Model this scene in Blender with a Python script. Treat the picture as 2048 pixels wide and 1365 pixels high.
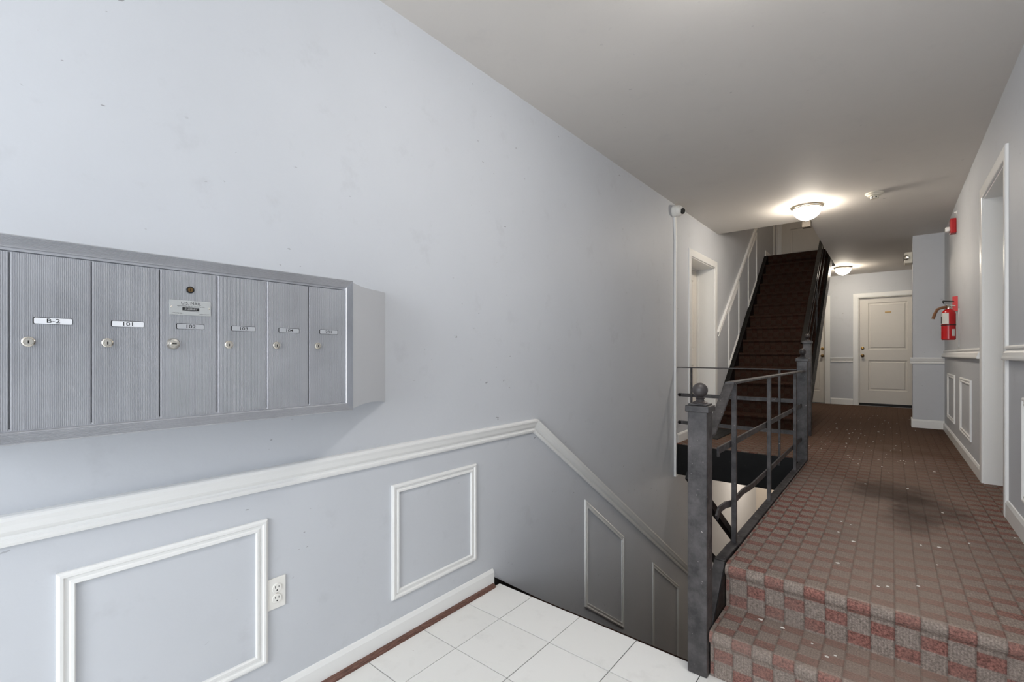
import bpy, bmesh, math, random
from mathutils import Vector, Matrix
from math import radians as R, sin, cos, pi
random.seed(7)
for o in list(bpy.data.objects): bpy.data.objects.remove(o)
S = bpy.context.scene
C = S.collection
# ------------------------------------------------------------------ camera
H = 1.33465
cam = bpy.data.cameras.new('camera'); cam.sensor_width = 36; cam.lens = 924.1/2048*36
cam.shift_y = (709.47-682.5)/2048; cam.clip_start = .02
co = bpy.data.objects.new('camera', cam); C.objects.link(co)
co.location = (0, 0, H); co.rotation_euler = (R(90), 0, 0.687628); S.camera = co
# ------------------------------------------------------------------ world, daylight, exposure
W = bpy.data.worlds.new('world'); S.world = W; W.use_nodes = True
W.node_tree.nodes['Background'].inputs[0].default_value = (.75, .85, 1, 1)
W.node_tree.nodes['Background'].inputs[1].default_value = 1.0
S.view_settings.view_transform = 'Standard'; S.view_settings.look = 'None'
S.view_settings.exposure = 0.22; S.view_settings.gamma = 1
S.view_settings.use_curve_mapping = False

def area(name, loc, rot, sx, sy, energy, col):
    l = bpy.data.lights.new(name, 'AREA'); l.shape = 'RECTANGLE'; l.size = sx; l.size_y = sy
    l.energy = energy; l.color = col
    o = bpy.data.objects.new(name, l); C.objects.link(o); o.location = loc; o.rotation_euler = rot
    return o
# added area light for daylight through an unseen glazed entrance behind the camera
area('added_daylight', (-.3, -2.92, 1.85), (R(86), 0, 0), 1.5, 1.9, 105, (.93, .965, 1))

# ------------------------------------------------------------------ key dimensions
XL, XR = -1.785, .526           # left wall, right wall
ZC = 2.935                      # ceiling
ZF = .384                       # hall floor
YE = 11.1                       # end wall
YB = -2.8                       # unseen entrance wall
def zf(y): return ZF if y < 5 else ZF-(y-5)*.0045
def zc(y): return ZC if y < 6.4 else ZC-(y-6.4)*(.0176 if y < 8.1 else 0)-(0 if y < 8.1 else .03+(y-8.1)*.0066)

# ------------------------------------------------------------------ materials
def lin(c):
    return tuple((v/255/12.92 if v/255 <= .04045 else ((v/255+.055)/1.055)**2.4) for v in c)+(1,)
class N:
    def __init__(s, name):
        s.m = bpy.data.materials.new(name); s.m.use_nodes = True
        s.t = s.m.node_tree; s.b = s.t.nodes['Principled BSDF']
    def n(s, typ, **kw):
        x = s.t.nodes.new(typ)
        for k, v in kw.items():
            if k.startswith('_'): setattr(x, k[1:], v)
            else:
                kk = k.replace('__', ' ')
                x.inputs[int(kk[1:]) if kk[0] == 'i' and kk[1:].isdigit() else kk].default_value = v
        return x
    def l(s, a, b):
        s.t.links.new(a, b)
    def pos(s): return s.n('ShaderNodeNewGeometry').outputs['Position']
    def math(s, op, a, b=None, c=None):
        x = s.n('ShaderNodeMath', _operation=op)
        for i, v in enumerate((a, b, c)):
            if v is None: continue
            if isinstance(v, (int, float)): x.inputs[i].default_value = v
            else: s.l(v, x.inputs[i])
        return x.outputs[0]
    def ramp(s, f, *st):
        r = s.n('ShaderNodeValToRGB'); e = r.color_ramp.elements
        while len(e) < len(st): e.new(.5)
        for q, (p, c) in zip(e, st): q.position = p; q.color = c
        s.l(f, r.inputs[0]); return r.outputs[0]
    def mix(s, f, a, b, mode='MIX'):
        x = s.n('ShaderNodeMix', _data_type='RGBA', _blend_type=mode)
        for k, v in (('Factor', f), ('A', a), ('B', b)):
            sock = [i for i in x.inputs if i.name == k and (i.type == 'RGBA' or k == 'Factor' and i.type == 'VALUE')][0]
            if isinstance(v, (int, float, tuple)): sock.default_value = v
            else: s.l(v, sock)
        return [o for o in x.outputs if o.type == 'RGBA'][0]
    def noise(s, scale, detail=3, rough=.55, vec=None):
        x = s.n('ShaderNodeTexNoise', Scale=scale, Detail=detail, Roughness=rough)
        s.l(vec if vec is not None else s.pos(), x.inputs['Vector']); return x.outputs['Fac']
    def bump(s, h, st=.2, d=.005):
        x = s.n('ShaderNodeBump', Strength=st, Distance=d); s.l(h, x.inputs['Height'])
        s.l(x.outputs[0], s.b.inputs['Normal'])
    def mapped(s, sc, rot=(0, 0, 0)):
        x = s.n('ShaderNodeMapping'); s.l(s.pos(), x.inputs[0]); x.inputs['Scale'].default_value = sc
        x.inputs['Rotation'].default_value = rot; return x.outputs[0]
G = lambda v: (v, v, v, 1)

def paint(name, c, rough=.5, var=.05, scuff=0, spec=.3, bump=.08):
    m = N(name); m.b.inputs['Roughness'].default_value = rough; m.b.inputs['Specular IOR Level'].default_value = spec
    base = lin(c)
    n1 = m.ramp(m.noise(1.3, 4), (.3, G(1-var)), (.7, G(1)))
    col = m.mix(1.0, base, n1, 'MULTIPLY')
    if scuff:
        v = m.mapped((3, 5, 11), (.5, .2, .1))
        a = m.ramp(m.noise(4.5, 2, .5, v), (.735, G(0)), (.76, G(1)))
        k = m.ramp(m.noise(1.7, 2), (.48, G(0)), (.62, G(1)))
        msk = m.math('MULTIPLY', a, k)
        col = m.mix(m.math('MULTIPLY', msk, scuff), col, lin((120, 118, 122)))
        sm = m.ramp(m.noise(5, 5, .7), (.58, G(0)), (.75, G(1)))
        col = m.mix(m.math('MULTIPLY', sm, .18*scuff), col, lin((140, 138, 140)))
    m.l(col, m.b.inputs['Base Color'])
    m.bump(m.noise(60, 3), bump, .004)
    return m.m
M = {}
M['wall'] = paint('wall_paint', (205, 208, 213), .55, .05, .75)
M['ceil'] = paint('ceiling_paint', (226, 221, 215), .7, .04, .35)
M['trim'] = paint('trim_white', (240, 240, 238), .32, .03, 0, .45, .02)
M['door'] = paint('door_white', (228, 224, 217), .4, .06, .35, .4, .03)
M['beige'] = paint('basement_paint', (214, 206, 196), .6, .04)
M['plastic'] = paint('white_plastic', (238, 236, 230), .35, .01, 0, .5, .0)
M['cream'] = paint('cream_plastic', (226, 220, 204), .4, .02, 0, .45, .0)

def simple(name, c, rough=.5, metal=0, spec=.5, em=None, ems=0):
    m = N(name); b = m.b
    b.inputs['Base Color'].default_value = lin(c); b.inputs['Roughness'].default_value = rough
    b.inputs['Metallic'].default_value = metal; b.inputs['Specular IOR Level'].default_value = spec
    if em: b.inputs['Emission Color'].default_value = em; b.inputs['Emission Strength'].default_value = ems
    return m
M['chrome'] = simple('lock_chrome', (215, 210, 200), .22, 1).m
M['brass'] = simple('aged_brass', (186, 150, 92), .3, 1).m
M['darkbrass'] = simple('dark_brass', (130, 104, 68), .35, 1).m
M['nickel'] = simple('brushed_nickel', (176, 166, 150), .35, 1).m
M['ink'] = simple('black_ink', (22, 22, 24), .6).m
M['black'] = simple('black_glass', (8, 8, 10), .12).m
M['hole'] = simple('keyhole_black', (6, 6, 6), .8).m
M['card'] = simple('label_card_white', (226, 228, 232), .5).m
M['cardgrey'] = simple('label_card_grey', (172, 174, 178), .5).m
M['plate'] = simple('aluminium_plate', (205, 207, 206), .38, .75).m
M['red'] = simple('red_enamel', (178, 16, 22), .28).m
M['redsign'] = simple('red_sign', (205, 70, 74), .45).m
M['label'] = simple('extinguisher_label', (205, 205, 200), .5).m
M['hose'] = simple('brown_hose', (112, 72, 40), .6).m
M['rubber'] = simple('black_rubber', (20, 20, 20), .6).m
M['sticker'] = simple('tan_sticker', (205, 172, 120), .5).m
M['strobe'] = simple('strobe_lens', (230, 230, 228), .1).m
M['greybox'] = simple('grey_box', (98, 90, 80), .5).m
M['flake'] = simple('paper_flake', (232, 228, 220), .8).m
M['lampglass'] = simple('lit_opal_glass', (255, 250, 240), .3, em=(1, .90, .77, 1), ems=80).m
M['lampglass_dim'] = simple('lit_opal_glass_warm', (255, 248, 235), .3, em=(1, .89, .74, 1), ems=75).m

M['lampglass_added'] = simple('added_lamp_glass', (255, 252, 246), .3, em=(1, .97, .93, 1), ems=64).m

def wood():
    m = N('brown_shoe_wood'); m.b.inputs['Roughness'].default_value = .45
    n = m.noise(30, 4, .6, m.mapped((6, 1, 6)))
    m.l(m.ramp(n, (.3, lin((70, 42, 34))), (.7, lin((128, 92, 80)))), m.b.inputs['Base Color']); return m.m
M['wood'] = wood()

def iron(name, c1, c2, chips=.8):
    m = N(name); m.b.inputs['Roughness'].default_value = .42; m.b.inputs['Specular IOR Level'].default_value = .5 if chips > .1 else .3
    n = m.noise(14, 5, .65)
    col = m.ramp(n, (.35, lin(c1)), (.75, lin(c2)))
    ch = m.ramp(m.noise(70, 2, .5), (.735, G(0)), (.75, G(1)))
    ch = m.math('MULTIPLY', ch, chips)
    col = m.mix(ch, col, lin((190, 182, 178)))
    m.l(col, m.b.inputs['Base Color'])
    m.l(m.ramp(m.noise(20, 4), (.3, G(.34)), (.7, G(.55))), m.b.inputs['Roughness'])
    m.bump(m.noise(120, 3), .15, .003)
    return m.m
M['iron'] = iron('worn_black_iron', (40, 38, 39), (88, 84, 84), .75)
M['ballmetal'] = iron('dark_burnished_ball', (46, 42, 42), (66, 60, 59), .2)
M['blackpaint'] = iron('black_gloss_paint', (5, 5, 5), (9, 8, 8), .05)

def alu(name, axis, c=(192, 193, 197)):
    m = N(name); m.b.inputs['Metallic'].default_value = .8; m.b.inputs['Roughness'].default_value = .46
    n = m.noise(3, 4, .6)
    m.l(m.ramp(n, (.3, lin(tuple(v-10 for v in c))), (.7, lin(tuple(v+8 for v in c)))), m.b.inputs['Base Color'])
    return m.m
M['alu'] = alu('ribbed_aluminium', 0)

def tile():
    m = N('white_floor_tile'); m.b.inputs['Roughness'].default_value = .3
    oi = m.n('ShaderNodeObjectInfo').outputs['Random']
    base = m.ramp(oi, (0, lin((236, 235, 231))), (1, lin((244, 243, 240))))
    n = m.ramp(m.noise(7, 5, .65), (.55, G(0)), (.8, G(.35)))
    col = m.mix(n, base, lin((205, 203, 198)))
    sp = m.ramp(m.noise(26, 2, .4), (.765, G(0)), (.79, G(.85)))
    k = m.ramp(m.noise(2.4, 1), (.5, G(0)), (.6, G(1)))
    col = m.mix(m.math('MULTIPLY', sp, k), col, lin((132, 112, 98)))
    m.l(col, m.b.inputs['Base Color']); return m.m
M['tile'] = tile()
M['grout'] = simple('dark_grout', (64, 60, 58), .9).m

def carpet(name, grey, red, dirt=.5, stain=False):
    m = N(name); m.b.inputs['Roughness'].default_value = .95; m.b.inputs['Specular IOR Level'].default_value = .05
    sp = m.n('ShaderNodeSeparateXYZ'); m.l(m.pos(), sp.inputs[0])
    X, Y, Z = sp.outputs
    wob = m.math('MULTIPLY', m.math('SUBTRACT', m.noise(35, 2), .5), .012)
    u = m.math('ADD', m.math('DIVIDE', m.math('ADD', X, 50.169), .0722), wob)
    ci = m.math('FLOOR', u); cf = m.math('FRACT', u)
    v = m.math('ADD', m.math('DIVIDE', m.math('ADD', m.math('ADD', Y, Z), 40.02), .122), m.math('MULTIPLY', wob, 2.0))
    v2 = m.math('ADD', v, m.math('MULTIPLY', m.math('MODULO', ci, 2.0), .5))
    vf = m.math('FRACT', v2)
    isred = m.ramp(vf, (.56, G(0)), (.60, G(1)), (.965, G(1)), (1.0, G(0)))
    # groove between columns
    e = m.math('ABSOLUTE', m.math('SUBTRACT', cf, .5))
    groove = m.ramp(e, (.44, G(0)), (.49, G(1)))
    fine = m.noise(420, 2, .6); mid = m.noise(140, 2, .6)
    rib = m.math('ABSOLUTE', m.math('SINE', m.math('MULTIPLY', u, pi*8)))
    g = m.mix(m.ramp(mid, (.3, G(0)), (.7, G(1))), lin(tuple(x*.74 for x in grey)), lin(tuple(min(255, x*1.12) for x in grey)))
    g = m.mix(m.math('MULTIPLY', rib, .28), g, lin(tuple(x*.62 for x in grey)))
    r = m.mix(m.ramp(mid, (.3, G(0)), (.7, G(1))), lin(tuple(x*.68 for x in red)), lin(tuple(min(255, x*1.18) for x in red)))
    col = m.mix(isred, g, r)
    col = m.mix(m.math('MULTIPLY', groove, .34), col, lin((46, 40, 38)))
    col = m.mix(m.math('MULTIPLY', m.ramp(fine, (.35, G(1)), (.6, G(0))), .3), col, lin((48, 40, 37)))
    wear = m.ramp(m.noise(1.6, 4, .6), (.42, G(0)), (.68, G(dirt)))
    col = m.mix(wear, col, lin(tuple(x*.78 for x in grey)))
    if stain:
        # traffic wear down the middle of the hall hides the red squares
        cx = m.math('ABSOLUTE', m.math('SUBTRACT', X, .02))
        tr = m.ramp(m.math('ADD', cx, m.math('MULTIPLY', m.math('SUBTRACT', m.noise(2.2, 3), .5), .35)), (.10, G(.62)), (.45, G(.0)))
        nz = m.n('ShaderNodeSeparateXYZ'); m.l(m.n('ShaderNodeNewGeometry').outputs['True Normal'], nz.inputs[0])
        up = m.ramp(nz.outputs[2], (.6, G(0)), (.95, G(1)))
        col = m.mix(m.math('MULTIPLY', tr, up), col, lin((grey[0]*.97, grey[1]*.94, grey[2]*.92)))
        # far hall's dimmer light painted in as brown, with soil; ragged edge
        dim_soil = m.math('ADD', Y, m.math('MULTIPLY', m.math('SUBTRACT', m.noise(1.4, 5, .65), .5), 3.0))
        dim_soil = m.ramp(m.math('DIVIDE', dim_soil, 10.0), (.36, G(0)), (.62, G(.85)))
        col = m.mix(dim_soil, col, m.mix(m.ramp(mid, (.3, G(0)), (.7, G(1))), lin((62, 46, 37)), lin((100, 78, 65))))
        def blob(x0, y0, rx, ry, amt):
            a = m.math('DIVIDE', m.math('SUBTRACT', X, x0), rx); b = m.math('DIVIDE', m.math('SUBTRACT', Y, y0), ry)
            d = m.math('SQRT', m.math('ADD', m.math('MULTIPLY', a, a), m.math('MULTIPLY', b, b)))
            d = m.math('ADD', d, m.math('MULTIPLY', m.math('SUBTRACT', m.noise(5, 4, .65), .5), 1.1))
            return m.ramp(d, (.45, G(amt)), (1.05, G(0)))
        for bl in ((-.02, 4.12, .32, .38, .62), (.17, 3.82, .24, .42, .52), (.09, 3.5, .17, .32, .42), (-.28, 2.13, .0, .0, 0)):
            if bl[2]: col = m.mix(blob(*bl), col, lin((62, 53, 49)))
    m.l(col, m.b.inputs['Base Color'])
    h = m.math('ADD', m.math('MULTIPLY', fine, .5), m.math('MULTIPLY', mid, .5))
    h = m.math('SUBTRACT', h, m.math('MULTIPLY', groove, .7))
    h = m.math('SUBTRACT', h, m.math('MULTIPLY', isred, .35))
    m.bump(h, .75, .006)
    return m.m
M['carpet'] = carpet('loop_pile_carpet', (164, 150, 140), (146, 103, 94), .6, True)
M['staircarpet'] = carpet('brown_stair_carpet', (64, 48, 40), (58, 36, 29), .5)

# ------------------------------------------------------------------ mesh helpers
class MB:
    def __init__(s): s.v = []; s.f = []; s.sm = []
    def add(s, vs, fs, smooth=False):
        k = len(s.v); s.v += [tuple(p) for p in vs]
        for f in fs: s.f.append(tuple(i+k for i in f)); s.sm.append(smooth)
        return s
    def box(s, x0, x1, y0, y1, z0, z1):
        x0, x1 = sorted((x0, x1)); y0, y1 = sorted((y0, y1)); z0, z1 = sorted((z0, z1))
        return s.add([(x, y, z) for z in (z0, z1) for y in (y0, y1) for x in (x0, x1)],
              [(0, 2, 3, 1), (4, 5, 7, 6), (0, 1, 5, 4), (2, 6, 7, 3), (0, 4, 6, 2), (1, 3, 7, 5)])
    def prism(s, pts, axis, a, b):
        """polygon pts (2D) extruded along axis 'X','Y','Z' from a to b"""
        n = len(pts)
        def mk(p, t):
            return (t, p[0], p[1]) if axis == 'X' else (p[0], t, p[1]) if axis == 'Y' else (p[0], p[1], t)
        vs = [mk(p, a) for p in pts]+[mk(p, b) for p in pts]
        fs = [tuple(range(n)), tuple(range(2*n-1, n-1, -1))]+[(i, i+n, (i+1) % n+n, (i+1) % n) for i in range(n)]
        return s.add(vs, fs)
    def lathe(s, prof, c, axis=(0, 0, 1), seg=32, smooth=True):
        """prof: (radius, height) list along axis from c"""
        ax = Vector(axis).normalized(); t = Vector((1, 0, 0)) if abs(ax.x) < .9 else Vector((0, 1, 0))
        e1 = ax.cross(t).normalized(); e2 = ax.cross(e1); c = Vector(c)
        vs = []; fs = []; n = len(prof)
        for i in range(seg):
            a = 2*pi*i/seg
            for r, h in prof: vs.append(c+ax*h+(e1*cos(a)+e2*sin(a))*r)
        for i in range(seg):
            j = (i+1) % seg
            for k in range(n-1): fs.append((i*n+k, j*n+k, j*n+k+1, i*n+k+1))
        if prof[0][0] > 1e-6: fs.append(tuple(i*n for i in range(seg)))
        if prof[-1][0] > 1e-6: fs.append(tuple(i*n+n-1 for i in reversed(range(seg))))
        return s.add(vs, fs, smooth)
    def bar(s, p, q, w, h, up=(0, 0, 1)):
        """rectangular bar p->q, w across, h along 'up'"""
        p = Vector(p); q = Vector(q); d = (q-p).normalized(); u = Vector(up); side = d.cross(u).normalized(); u = side.cross(d)
        vs = [e+side*(a*w/2)+u*(b*h/2) for e in (p, q) for a, b in ((-1, -1), (1, -1), (1, 1), (-1, 1))]
        return s.add(vs, [(3, 2, 1, 0), (4, 5, 6, 7)]+[(i, (i+1) % 4, (i+1) % 4+4, i+4) for i in range(4)])
    def tube(s, pts, r, seg=12):
        pts = [Vector(p) for p in pts]; vs = []; fs = []
        prev = None
        for i, p in enumerate(pts):
            d = (pts[min(i+1, len(pts)-1)]-pts[max(i-1, 0)]).normalized()
            t = prev if prev is not None else (Vector((0, 0, 1)) if abs(d.z) < .9 else Vector((1, 0, 0)))
            e1 = (t-d*t.dot(d)).normalized(); e2 = d.cross(e1); prev = e1
            for k in range(seg): vs.append(p+(e1*cos(2*pi*k/seg)+e2*sin(2*pi*k/seg))*r)
        for i in range(len(pts)-1):
            for k in range(seg): fs.append((i*seg+k, i*seg+(k+1) % seg, (i+1)*seg+(k+1) % seg, (i+1)*seg+k))
        fs.append(tuple(reversed(range(seg)))); fs.append(tuple((len(pts)-1)*seg+k for k in range(seg)))
        return s.add(vs, fs, True)
    def sweep(s, path, prof, frame, closed=False):
        """mitred moulding: path 2D (u,v) on a wall plane, prof (a: offset to the left of travel, b: height off the wall)"""
        n = len(path); P2 = [Vector(p) for p in path]; ring = []
        for i in range(n):
            pa = P2[(i-1) % n]; pb = P2[i]; pc = P2[(i+1) % n]
            d1 = (pb-pa).normalized() if (closed or i > 0) else (pc-pb).normalized()
            d2 = (pc-pb).normalized() if (closed or i < n-1) else d1
            n1 = Vector((-d1.y, d1.x)); n2 = Vector((-d2.y, d2.x))
            m = (n1+n2); m = m/m.dot(n1) if m.length > 1e-6 else n1
            ring.append([frame(*(pb+m*a), b) for a, b in prof])
        k = len(prof); vs = [q for r in ring for q in r]; fs = []
        for i in range(n if closed else n-1):
            j = (i+1) % n
            for t in range(k): fs.append((i*k+t, j*k+t, j*k+(t+1) % k, i*k+(t+1) % k))
        if not closed: fs += [tuple(range(k)), tuple((n-1)*k+t for t in reversed(range(k)))]
        return s.add(vs, fs)
    def build(s, name, mat, parent=None, bev=0, origin=None, angle=35, bseg=2):
        xs = list(zip(*s.v))
        o0 = Vector(origin) if origin else Vector(((min(xs[0])+max(xs[0]))/2, (min(xs[1])+max(xs[1]))/2, min(xs[2])))
        me = bpy.data.meshes.new(name)
        me.from_pydata([tuple(Vector(p)-o0) for p in s.v], [], s.f)
        for p, q in zip(me.polygons, s.sm): p.use_smooth = q
        bm = bmesh.new(); bm.from_mesh(me); bmesh.ops.recalc_face_normals(bm, faces=bm.faces); bm.to_mesh(me); bm.free()
        if any(s.sm): me.set_sharp_from_angle(angle=R(angle))
        me.materials.append(M[mat])
        o = bpy.data.objects.new(name, me); C.objects.link(o)
        if parent:
            o.parent = parent; o.location = o0-wloc(parent)
        else: o.location = o0
        if bev:
            b = o.modifiers.new('bevel', 'BEVEL'); b.width = bev; b.segments = bseg; b.limit_method = 'ANGLE'; b.angle_limit = R(40)
        return o
def wloc(o):
    l = o.location.copy()
    while o.parent: o = o.parent; l = l+o.location
    return l
def root(name, loc, label, cat, group=None):
    o = bpy.data.objects.new(name, None); C.objects.link(o); o.location = loc; o.empty_display_size = .1
    o['label'] = label; o['category'] = cat
    if group: o['group'] = group
    return o
def tag(o, label, cat, group=None):
    o['label'] = label; o['category'] = cat
    if group: o['group'] = group
    return o
def struct(o, label=None):
    o['kind'] = 'structure'
    if label: o['label'] = label
    return o
def sroot(name, loc, label=None):
    o = bpy.data.objects.new(name, None); C.objects.link(o); o.location = loc; o.empty_display_size = .1
    return struct(o, label)
# frames: (u, v, w) -> world
FL = lambda x=XL: (lambda u, v, w: (x+w, u, v))              # left wall, u=Y v=Z
FR = lambda x=XR: (lambda u, v, w: (x-w, u, v))              # right wall
FE = lambda y=YE: (lambda u, v, w: (u, y-w, v))              # facing -Y, u=X v=Z
def text(body, size, frame, u, v, w, mat, name, parent, align='CENTER', bold=0.0, sx=1.0, slant=0):
    cu = bpy.data.curves.new('txt', 'FONT'); cu.body = body; cu.size = size; cu.align_x = align; cu.align_y = 'CENTER'
    cu.offset = bold; cu.shear = slant; cu.extrude = 0; cu.resolution_u = 3
    o = bpy.data.objects.new('txt', cu); C.objects.link(o)
    bpy.context.view_layer.update()
    me = bpy.data.meshes.new_from_object(o.evaluated_get(bpy.context.evaluated_depsgraph_get()))
    mb = MB(); mb.v = [frame(u+p.co.x*sx, v+p.co.y, w) for p in me.vertices]
    mb.f = [tuple(p.vertices) for p in me.polygons]; mb.sm = [False]*len(mb.f)
    bpy.data.objects.remove(o); bpy.data.curves.remove(cu); bpy.data.meshes.remove(me)
    return mb.build(name, mat, parent)

# ================================================================== ROOM SHELL
DL0, DL1, DLT = 5.405, 6.335, 2.467          # opening in the left wall
b = MB(); t = .26
b.box(XL-t, XL, YB, DL0, -2.7, 5.9).box(XL-t, XL, DL1, YE+.3, -2.7, 5.9)
b.box(XL-t, XL, DL0, DL1, DLT, 5.9).box(XL-t, XL, DL0, DL1, -2.7, ZF)
struct(b.build('wall_left', 'wall'), 'long pale blue grey painted wall with mailboxes')
DR0, DR1, DRT = 3.98, 4.84, 2.49             # opening in the right wall
b = MB()
b.box(XR, XR+.2, YB, DR0, -.2, ZC+.1).box(XR, XR+.2, DR1, 8.35, -.2, ZC+.1)
b.box(XR, XR+.2, DR0, DR1, DRT, ZC+.1).box(XR, XR+.2, DR0, DR1, -.2, ZF-.062)
struct(b.build('wall_right', 'wall'), 'pale grey wall with cased opening and fire extinguisher')
struct(MB().box(.218, XR, 8.1, 8.35, zf(8.1)-.1, ZC+.05).build('wall_stub', 'wall'), 'short projecting wall stub')
DE0, DE1, DET = -.495, .36, 2.425            # end door on the right
DF0, DF1 = -1.70, -1.022                     # end door by the stair
b = MB(); zb = .2
b.box(XL-.2, DF0, YE, YE+.2, zb, 3.0).box(DF1, DE0, YE, YE+.2, zb, 3.0).box(DE1, 2.4, YE, YE+.2, zb, 3.0)
b.box(DF0, DF1, YE, YE+.2, DET, 3.0).box(DE0, DE1, YE, YE+.2, DET, 3.0)
b.box(DF0, DF1, YE, YE+.2, zb, .36).box(DE0, DE1, YE, YE+.2, zb, .36)
struct(b.build('wall_end', 'wall'), 'grey end wall with two white doors')
struct(MB().box(2.2, 2.4, 8.2, YE, .2, 3.0).box(XR+.2, 2.4, 8.15, 8.35, .2, 3.0).build('wall_far_right', 'wall'))
# unseen entrance wall behind the camera, glazing added for the daylight
b = MB()
b.box(XL, -1.05, YB-.15, YB, -.1, ZC+.1).box(.45, XR+.2, YB-.15, YB, -.1, ZC+.1).box(-1.05, .45, YB-.15, YB, 2.82, ZC+.1)
struct(b.build('unseen_wall_back', 'wall'))
b = MB()
for x in (-1.05, -.335, .39): b.box(x, x+.06, YB-.1, YB-.03, 0, 2.82)
for z in (0, 2.1, 2.76): b.box(-1.05, .45, YB-.1, YB-.03, z, z+.06)
struct(b.build('unseen_door_1', 'trim'), 'unseen white framed entrance doors with transom')
# ceiling with stair opening
OX = -.76; OY0, OY1 = 6.48, 9.9
b = MB()
def slab(x0, x1, ys, fz, th):
    vs = []; fs = []
    for y in ys: vs += [(x0, y, fz(y)), (x1, y, fz(y)), (x0, y, fz(y)+th), (x1, y, fz(y)+th)]
    for i in range(len(ys)-1):
        k = i*4; fs += [(k, k+1, k+5, k+4), (k+2, k+6, k+7, k+3), (k, k+4, k+6, k+2), (k+1, k+3, k+7, k+5)]
    n = (len(ys)-1)*4; fs += [(0, 2, 3, 1), (n, n+1, n+3, n+2)]
    b.add(vs, fs)
slab(XL, XR+.2, (YB-.15, OY0), zc, .18)
slab(OX, XR+.2, (OY0, 8.1, 8.35), zc, .18)
slab(OX, 2.4, (8.35, OY1, YE), zc, .18)
slab(XL, OX, (OY1, YE), zc, .18)
struct(b.build('ceiling', 'ceil'), 'off white plaster ceiling with stair opening')
# hall floor (carpet) and landing
b = MB()
def fl(x0, x1, ys): slab(x0, x1, ys, lambda y: zf(y)-.06, .06)
fl(-.58, XR, (2.245, 4.94)); fl(XL, XR, (4.94, 5, 8.35)); fl(XR, XR+.2, (DR0+.012, DR1-.012)); fl(XL, 2.2, (8.35, YE))
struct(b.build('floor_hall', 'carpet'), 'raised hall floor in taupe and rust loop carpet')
# black fascia of the landing
struct(MB().box(XL, -.6, 4.925, 4.94, .057, ZF-.008).build('trim_1', 'blackpaint'), 'black fascia board under the landing edge')
struct(MB().box(XL, -.6, 4.94, YE, .057, .32).box(-.6, XR, 2.3, YE, -.1, .32).build('floor_structure', 'beige'))
# tile floor
YT = 2.0361; XT0 = -1.8339; TS = .3048
b = MB().box(XL, -.55, YB, YT-.003, -.16, -.004).box(-.55, XR, YB, 2.2, -.16, -.004)
fl0 = struct(b.build('floor', 'grout'), 'white square tile floor of the entrance')
rows = [YT]+[YT-.27336-i*TS for i in range(0, 17)]
cols = [-1.766]+[XT0+i*TS for i in range(1, 8)]+[XR]
for j in range(len(rows)-1):
    y1, y0 = rows[j], max(rows[j+1], YB)
    if y1 <= YB: break
    for i in range(len(cols)-1):
        x0, x1 = cols[i], cols[i+1]
        ya = y1
        if x0 > -.6: ya = min(y1, 2.03)
        g = .0019
        dz = random.uniform(-.0006, .0006)
        MB().box(x0+g, x1-g, y0+g, ya-g, -.004, dz).build('tile', 'tile', fl0)
# stairwell below: right side, far wall, floor
struct(MB().box(-.598, -.5, 2.3, 8.73, -2.7, .3).box(-.598, -.5, 2.04, 2.3, -2.7, -.01).build('wall_stairwell_right', 'beige'))
struct(MB().box(XL, -.6, 8.73, 8.9, -2.7, .057).build('wall_stairwell_end', 'beige'), 'cream wall at the foot of the lower stair')
struct(MB().box(XL, -.6, 2.0, 8.73, -2.7, -2.6).build('floor_lower', 'grout'))
struct(MB().box(XL, -.6, 1.95, 2.02, -2.6, -.16).build('wall_stairwell_front', 'wall'))
# upper storey seen through the opening
struct(MB().box(XL, .6, 9.4, 10.75, 3.0, 3.12).build('floor_upper', 'staircarpet'))
struct(MB().box(OX, .6, 5.0, 9.4, 3.0, 3.12).box(XL, OX, 4.4, 6.48, 3.0, 3.12).build('floor_upper_hall', 'beige'))
struct(MB().box(XL, -1.70, 10.6, 10.75, 3.12, 5.7).box(-.88, .8, 10.6, 10.75, 3.12, 5.7).box(-1.70, -.88, 10.6, 10.75, 5.2, 5.7).build('wall_upper_end', 'beige'))
struct(MB().box(.6, .75, 4.4, 10.75, 3.0, 5.7).box(XL, .75, 4.3, 4.4, 3.0, 5.7).build('wall_upper_sides', 'beige'))
struct(MB().box(XL, .75, 4.3, 10.75, 5.6, 5.75).build('ceiling_upper', 'ceil'))

# ================================================================== TRIM
RAIL = [(0, 0), (0, .012), (.008, .016), (.016, .017), (.02, .011), (.027, .010), (.033, .016), (.040, .021), (.058, .026), (.070, .031), (.079, .031), (.083, .026), (.083, 0)]
def rail_path(n, path, frame, flip=False, label=None):
    prof = [(a-.083, w) for a, w in RAIL] if not flip else [(-(a-.083), w) for a, w in RAIL]
    return struct(MB().sweep(path, prof, frame).build(n, 'trim'), label)
sl = -.684
rail_path('trim_2', [(YB, .918), (2.405, .918), (5.45, .918+(5.45-2.405)*sl)], FL(), label='white chair rail turning down along the stair')
LIP = [(0, 0), (0, .010), (.007, .014), (.014, .0135), (.018, .008), (.026, .0075), (.029, .011), (.037, .012), (.040, .008), (.040, 0)]
def panel(n, pts, frame, sc=1.0, label=None):
    """closed moulding; pts counter clockwise, outer outline"""
    return struct(MB().sweep(pts, [(a*sc, w*sc) for a, w in LIP], frame, True).build(n, 'trim'), label)
panel('trim_3', [(.186, .197), (.744, .197), (.744, .728), (.186, .728)], FL(), label='white panel moulding beside the outlet')
panel('trim_4', [(1.294, .198), (1.852, .198), (1.852, .730), (1.294, .730)], FL(), label='white panel moulding at the head of the stair')
panel('trim_5', [(-.92, .197), (-.362, .197), (-.362, .728), (-.92, .728)], FL())
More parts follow.
